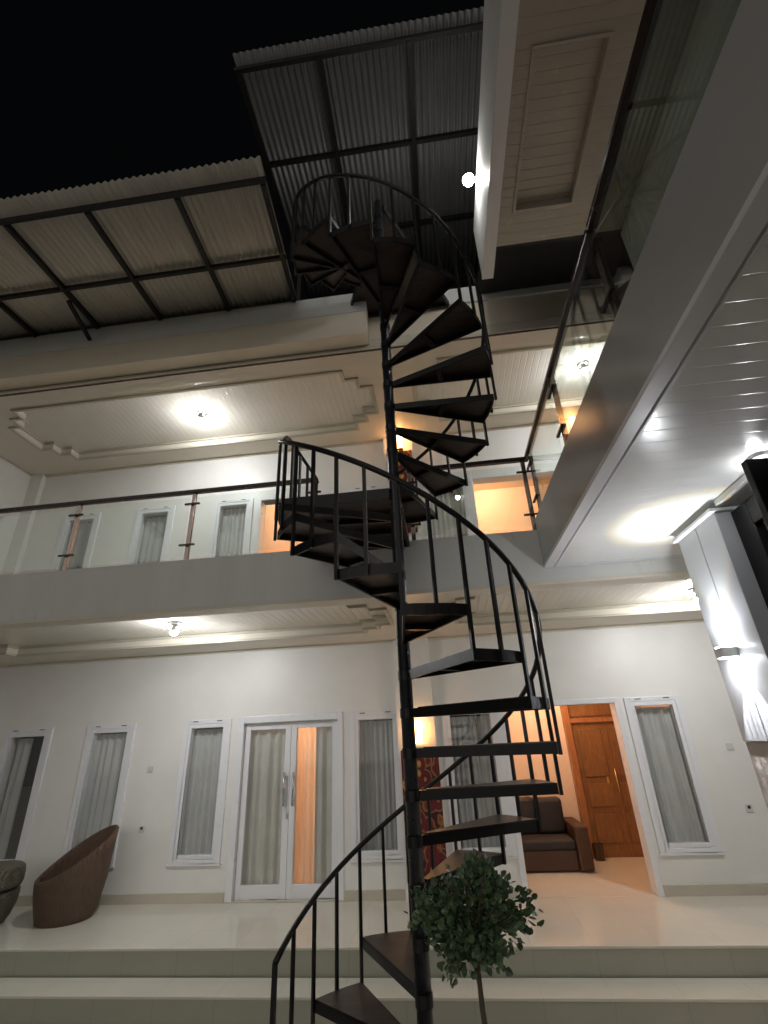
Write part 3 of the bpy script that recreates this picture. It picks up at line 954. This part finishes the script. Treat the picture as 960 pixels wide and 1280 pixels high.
# up and down lamp on the pier
LX, LY, LZ = 1.985, 3.79, 2.86
wl = thing('wall_lamp', 'small up and down lamp on the white pier throwing light both ways', 'lamp', (LX, LY, LZ))
BX(LX - .035, 2.06, LY - .045, LY + .045, LZ - .035, LZ + .035).build('body', PLASTIC, wl, bevel=.006)
for s in (-1, 1):
    BX(LX - .028, 2.045, LY - .036, LY + .036, *sorted((LZ + s * .0355, LZ + s * .040))).build('lens', LENS, wl)


def spot(parent, loc, up, watts, half, col, blend, size=.004, flute=False):
    l = bpy.data.lights.new('beam', 'SPOT'); l.energy = watts; l.spot_size = 2 * half; l.spot_blend = blend
    l.color = col; l.shadow_soft_size = size
    if flute:   # fluted lens: brightness varies round the beam axis
        l.use_nodes = True; nt = l.node_tree; L = nt.links.new; em = nt.nodes['Emission']
        tc = add(nt, 'ShaderNodeTexCoord'); sx = add(nt, 'ShaderNodeSeparateXYZ'); L(tc.outputs['Normal'], sx.inputs[0])
        at = add(nt, 'ShaderNodeMath', operation='ARCTAN2'); L(sx.outputs[1], at.inputs[0]); L(sx.outputs[0], at.inputs[1])
        nz = add(nt, 'ShaderNodeTexNoise', noise_dimensions='1D', Scale=6.5, Detail=2.); L(at.outputs[0], nz.inputs['W'])
        mr = add(nt, 'ShaderNodeMapRange'); mr.inputs['From Min'].default_value = .35; mr.inputs['From Max'].default_value = .65
        mr.inputs['To Min'].default_value = .25; mr.inputs['To Max'].default_value = 1.75
        L(nz.outputs[0], mr.inputs['Value']); L(mr.outputs[0], em.inputs['Strength'])
    o = bpy.data.objects.new('beam', l); COL.objects.link(o)
    o.parent = parent; o.location = Vector(loc) - ORG[parent.name]
    o.rotation_euler = (PI, 0, 0) if up else (0, 0, 0)
    return o


spot(wl, (LX, LY - .02, LZ + .075), True, 7.5, math.radians(27.2), (.33, .62, 1.), .06)
spot(wl, (LX, LY - .02, LZ + .075), True, 5.5, math.radians(31), (1., .72, .12), .03)
spot(wl, (LX, LY - .02, LZ - .06), False, 16, math.radians(30), (.88, .92, 1.), .2, flute=True)
spot(wl, (LX, LY, LZ + .06), True, 5, math.radians(78), (.9, .94, 1.), 1., size=.01)

# round lamp on the porch ceiling, just above the folded black leaf
t = thing('porch_lamp', 'small round lamp on the panelled porch ceiling above the black door leaf', 'lamp', (2.04, 2.80, 3.88))
b = MB(); b.lathe([(.001, 0), (.07, 0), (.06, -.02), (.03, -.03), (.001, -.03)][::-1], (2.04, 2.80, 3.881), 24); b.build('base', PLASTIC, t)
b = MB(); b.ball((2.04, 2.80, 3.815), .038, 14); b.build('bulb', DOWN, t, smooth=True)

# flood bulb on the roof fascia
t = thing('flood_bulb', 'bright round bulb on the roof fascia beside the stair top', 'lamp', (.80, 3.5, 8.2))
b = MB(); b.tube([(.899, 3.5, 8.17), (.84, 3.5, 8.17)], .022, 10); b.build('arm', PLASTIC, t, smooth=True)
b = MB(); b.ball((.79, 3.5, 8.17), .065, 18); b.build('bulb', BULBF, t, smooth=True)

# ------------------------------------------------------------------ wicker seats
def tub_chair(cx, cy, face, label):
    """egg-shaped wicker chair: high leaning back, low open front"""
    t = thing('wicker_chair', label, 'chair', (cx, cy, ZT))
    n = 48
    def rim(a):   # a measured from the back direction
        c = (1 + math.cos(a)) / 2
        return .43 + .50 * c ** 1.15
    def rad(zf, a):
        back = (1 + math.cos(a)) / 2
        return .315 + .092 * math.sin(min(1, zf / .55) * PI * .55) + .05 * back * (zf / .9) ** 2.0
    prof_o = [0, .06, .16, .28, .42, .56, .7, .84, 1.]
    b = MB()
    rows = []
    def pt(r, a, z):
        th = a + face
        return (cx + r * math.cos(th), cy + r * math.sin(th), ZT + z)
    for s in prof_o:
        rows.append([pt(rad(s * rim(a), a), a, s * rim(a)) for a in [2 * PI * k / n for k in range(n)]])
    # rolled rim then the inside down to the seat
    rows.append([pt(rad(rim(a), a) - .022, a, rim(a) + .018) for a in [2 * PI * k / n for k in range(n)]])
    for s in (1., .8, .6, .4):
        rows.append([pt(rad(.3 + (rim(a) - .3) * s, a) - .045, a, .3 + (rim(a) - .3) * s) for a in [2 * PI * k / n for k in range(n)]])
    rows.append([pt(rad(.3, a) - .045, a, .30) for a in [2 * PI * k / n for k in range(n)]])
    rows.append([pt(.05, a, .31) for a in [2 * PI * k / n for k in range(n)]])
    for r in rows: b.v += r
    for r in range(len(rows) - 1):
        for k in range(n):
            k2 = (k + 1) % n
            b.f.append([r * n + k, r * n + k2, (r + 1) * n + k2, (r + 1) * n + k])
    b.f.append(list(range(n))[::-1]); b.f.append([(len(rows) - 1) * n + k for k in range(n)])
    b.build('shell', WICK, t, smooth=True)
    c = MB(); c.lathe([(.001, .315), (.26, .315), (.29, .335), (.29, .36), (.25, .385), (.001, .39)], (cx, cy, ZT), 32)
    c.build('seat_pad', SOFA, t, smooth=True)


tub_chair(-4.98, 7.02, math.radians(48), 'round brown wicker tub chair with slanted rim on the terrace')
# barrel side table with a cut-out
t = thing('wicker_stool', 'grey brown wicker barrel stool cut off by the left picture edge', 'stool', (-6.0, 6.82, ZT))
b = MB(); b.lathe([(.001, 0), (.28, 0), (.33, .06), (.375, .18), (.39, .30), (.385, .335), (.001, .335)], (-6.0, 6.82, ZT), 48)
b.build('barrel', WICKG, t, smooth=False)
b = MB(); b.lathe([(.001, .34), (.355, .34), (.355, .372), (.001, .372)], (-6.0, 6.82, ZT), 40); b.build('gap_shade', SOFA, t)  # dark disc put in for the shade between barrel and seat
b = MB(); b.lathe([(.001, .375), (.385, .375), (.40, .42), (.40, .52), (.385, .575), (.35, .60), (.001, .605)], (-6.0, 6.82, ZT), 48); b.build('seat', WICKG, t, smooth=False)
b = MB()
for a0 in (-75, -40):
    a = math.radians(a0); c = (-6.0 + .37 * math.cos(a), 6.82 + .37 * math.sin(a))
    b = MB(); b.bar((c[0], c[1], ZT + .43), (c[0], c[1], ZT + .52), .12, .07, up=(math.cos(a), math.sin(a), 0)); b.build('hand_hole', DARKPL, t, bevel=.01)  # dark block drawn in place of a shaded opening

# ------------------------------------------------------------------ clipped ball tree
PX, PY, PZ = .025, 2.55, 1.735
tree = thing('ball_tree', 'small clipped ball tree on a thin stem in front of the stair', 'plant', (PX, PY, .08))
b = MB(); b.tube([(PX + .03, PY, .08), (PX + .02, PY, .7), (PX + .025, PY, 1.15), (PX + .005, PY, 1.45), (PX, PY, 1.70)], [.016, .014, .012, .011, .006], 8)
rr = random.Random(3)
for k in range(26):
    a = rr.random() * 2 * PI; e = rr.uniform(-.3, 1.0); rad = rr.uniform(.12, .2)
    q = Vector((math.cos(a) * math.cos(e), math.sin(a) * math.cos(e), math.sin(e))) * rad
    b.tube([(PX, PY, 1.50 + .15 * rr.random()), (PX + q.x * .5, PY + q.y * .5, PZ - .04 + q.z * .5), (PX + q.x, PY + q.y, PZ + q.z)], [.005, .003, .002], 5)
b.build('trunk', BARK, tree, smooth=True)


def crown(name, m, count, seed):
    r = random.Random(seed); b = MB()
    clumps = []
    for _ in range(40):
        a = r.random() * 2 * PI; u = r.uniform(-1, 1); s = math.sqrt(1 - u * u)
        R = r.uniform(.45, 1.08)
        clumps.append(Vector((s * math.cos(a) * .20 * R, s * math.sin(a) * .20 * R, u * .145 * R)))
    for _ in range(count):
        c = r.choice(clumps)
        p = Vector((PX, PY, PZ)) + c + Vector((r.gauss(0, .026), r.gauss(0, .026), r.gauss(0, .022)))
        if r.random() < .01: p.z -= r.uniform(.02, .06)
        out = (p - Vector((PX, PY, PZ))).normalized()
        d = (out + Vector((r.uniform(-.9, .9), r.uniform(-.9, .9), r.uniform(-.6, .7)))).normalized()
        n = (d.cross(Vector((r.uniform(-1, 1), r.uniform(-1, 1), r.uniform(-1, 1))))).normalized()
        up = d.cross(n).normalized()
        L = r.uniform(.024, .040); W = L * r.uniform(.34, .46)
        o = len(b.v)
        b.v += [tuple(p), tuple(p + d * L * .35 + n * W + up * .002), tuple(p + d * L * .75 + n * W * .75), tuple(p + d * L - up * .003),
                tuple(p + d * L * .75 - n * W * .75), tuple(p + d * L * .35 - n * W + up * .002), tuple(p + d * L * .5 - up * .003)]
        b.f += [[o, o + 1, o + 6], [o + 1, o + 2, o + 6], [o + 2, o + 3, o + 6], [o + 3, o + 4, o + 6], [o + 4, o + 5, o + 6], [o + 5, o, o + 6]]
    return b.build(name, m, tree, fix=False)


crown('crown', LEAF, 1900, 11)
crown('crown', LEAFD, 600, 12)

# ------------------------------------------------------------------ switches and sockets
def plate(x, z, kind, label):
    t = thing(kind, label, 'switch' if kind == 'light_switch' else 'socket', (x, 7.6, z))
    BX(x - .042, x + .042, 7.588, 7.5995, z - .042, z + .042).build('cover', PLASTIC, t, bevel=.003)
    if kind == 'light_switch': BX(x - .02, x + .02, 7.583, 7.5885, z - .03, z + .03).build('rocker', PLASTIC, t, bevel=.002)
    else:
        b = MB(); b.tube([(x, 7.590, z + .012), (x, 7.586, z + .012)], .020, 14); b.build('outlet', DARKPL, t)


plate(-4.46, 2.13, 'light_switch', 'white light switch on the wall above the left socket')
plate(-4.46, 1.38, 'power_socket', 'white socket on the wall right of the wicker chair')
plate(3.67, 2.11, 'light_switch', 'white light switch on the wall above the right socket')
plate(3.67, 1.41, 'power_socket', 'white socket low on the wall right of the right window')

# ------------------------------------------------------------------ night sky, camera, render
w = bpy.data.worlds.new('World'); scene.world = w; w.use_nodes = True
nt = w.node_tree; bg = nt.nodes['Background']
# deep night: a faint even glow only
bg.inputs[0].default_value = (.75, .85, 1., 1); bg.inputs[1].default_value = .0006

sl = bpy.data.lights.new('fill_sun', 'SUN'); sl.energy = .20; sl.angle = math.radians(70); sl.color = (1, .95, .87)  # broad soft sun added as fill, not an actual moon
so = bpy.data.objects.new('fill_sun', sl); COL.objects.link(so)
so.rotation_euler = Vector((.22, .95, -.16)).to_track_quat('-Z', 'Y').to_euler()
cam = bpy.data.cameras.new('camera'); co = bpy.data.objects.new('camera', cam); COL.objects.link(co)
cam.sensor_fit = 'VERTICAL'; cam.sensor_height = 36.; cam.sensor_width = 27.
cam.lens = 600. / 1280. * 36.
cam.clip_start = .05; cam.clip_end = 200
R = [[0.9914803099694655, -0.0904240231314477, -0.09375655168347526], [0.1231608425785199, 0.41646353701027067, 0.9007716298797627], [-0.04240520956441317, -0.9046444707074809, 0.42405209564413165]]
M4 = Matrix(((R[0][0], -R[0][1], -R[0][2], 0), (R[1][0], -R[1][1], -R[1][2], 0), (R[2][0], -R[2][1], -R[2][2], 2.42), (0, 0, 0, 1)))
co.matrix_world = M4
scene.camera = co

vs = scene.view_settings
vs.view_transform = 'Standard'; vs.look = 'None'; vs.exposure = 1.62; vs.gamma = 1.; vs.use_curve_mapping = False
cy = scene.cycles
cy.use_denoising = True
cy.max_bounces = 10; cy.diffuse_bounces = 5; cy.glossy_bounces = 4; cy.transparent_max_bounces = 12
cy.sample_clamp_indirect = 6.
cy.caustics_reflective = False; cy.caustics_refractive = False
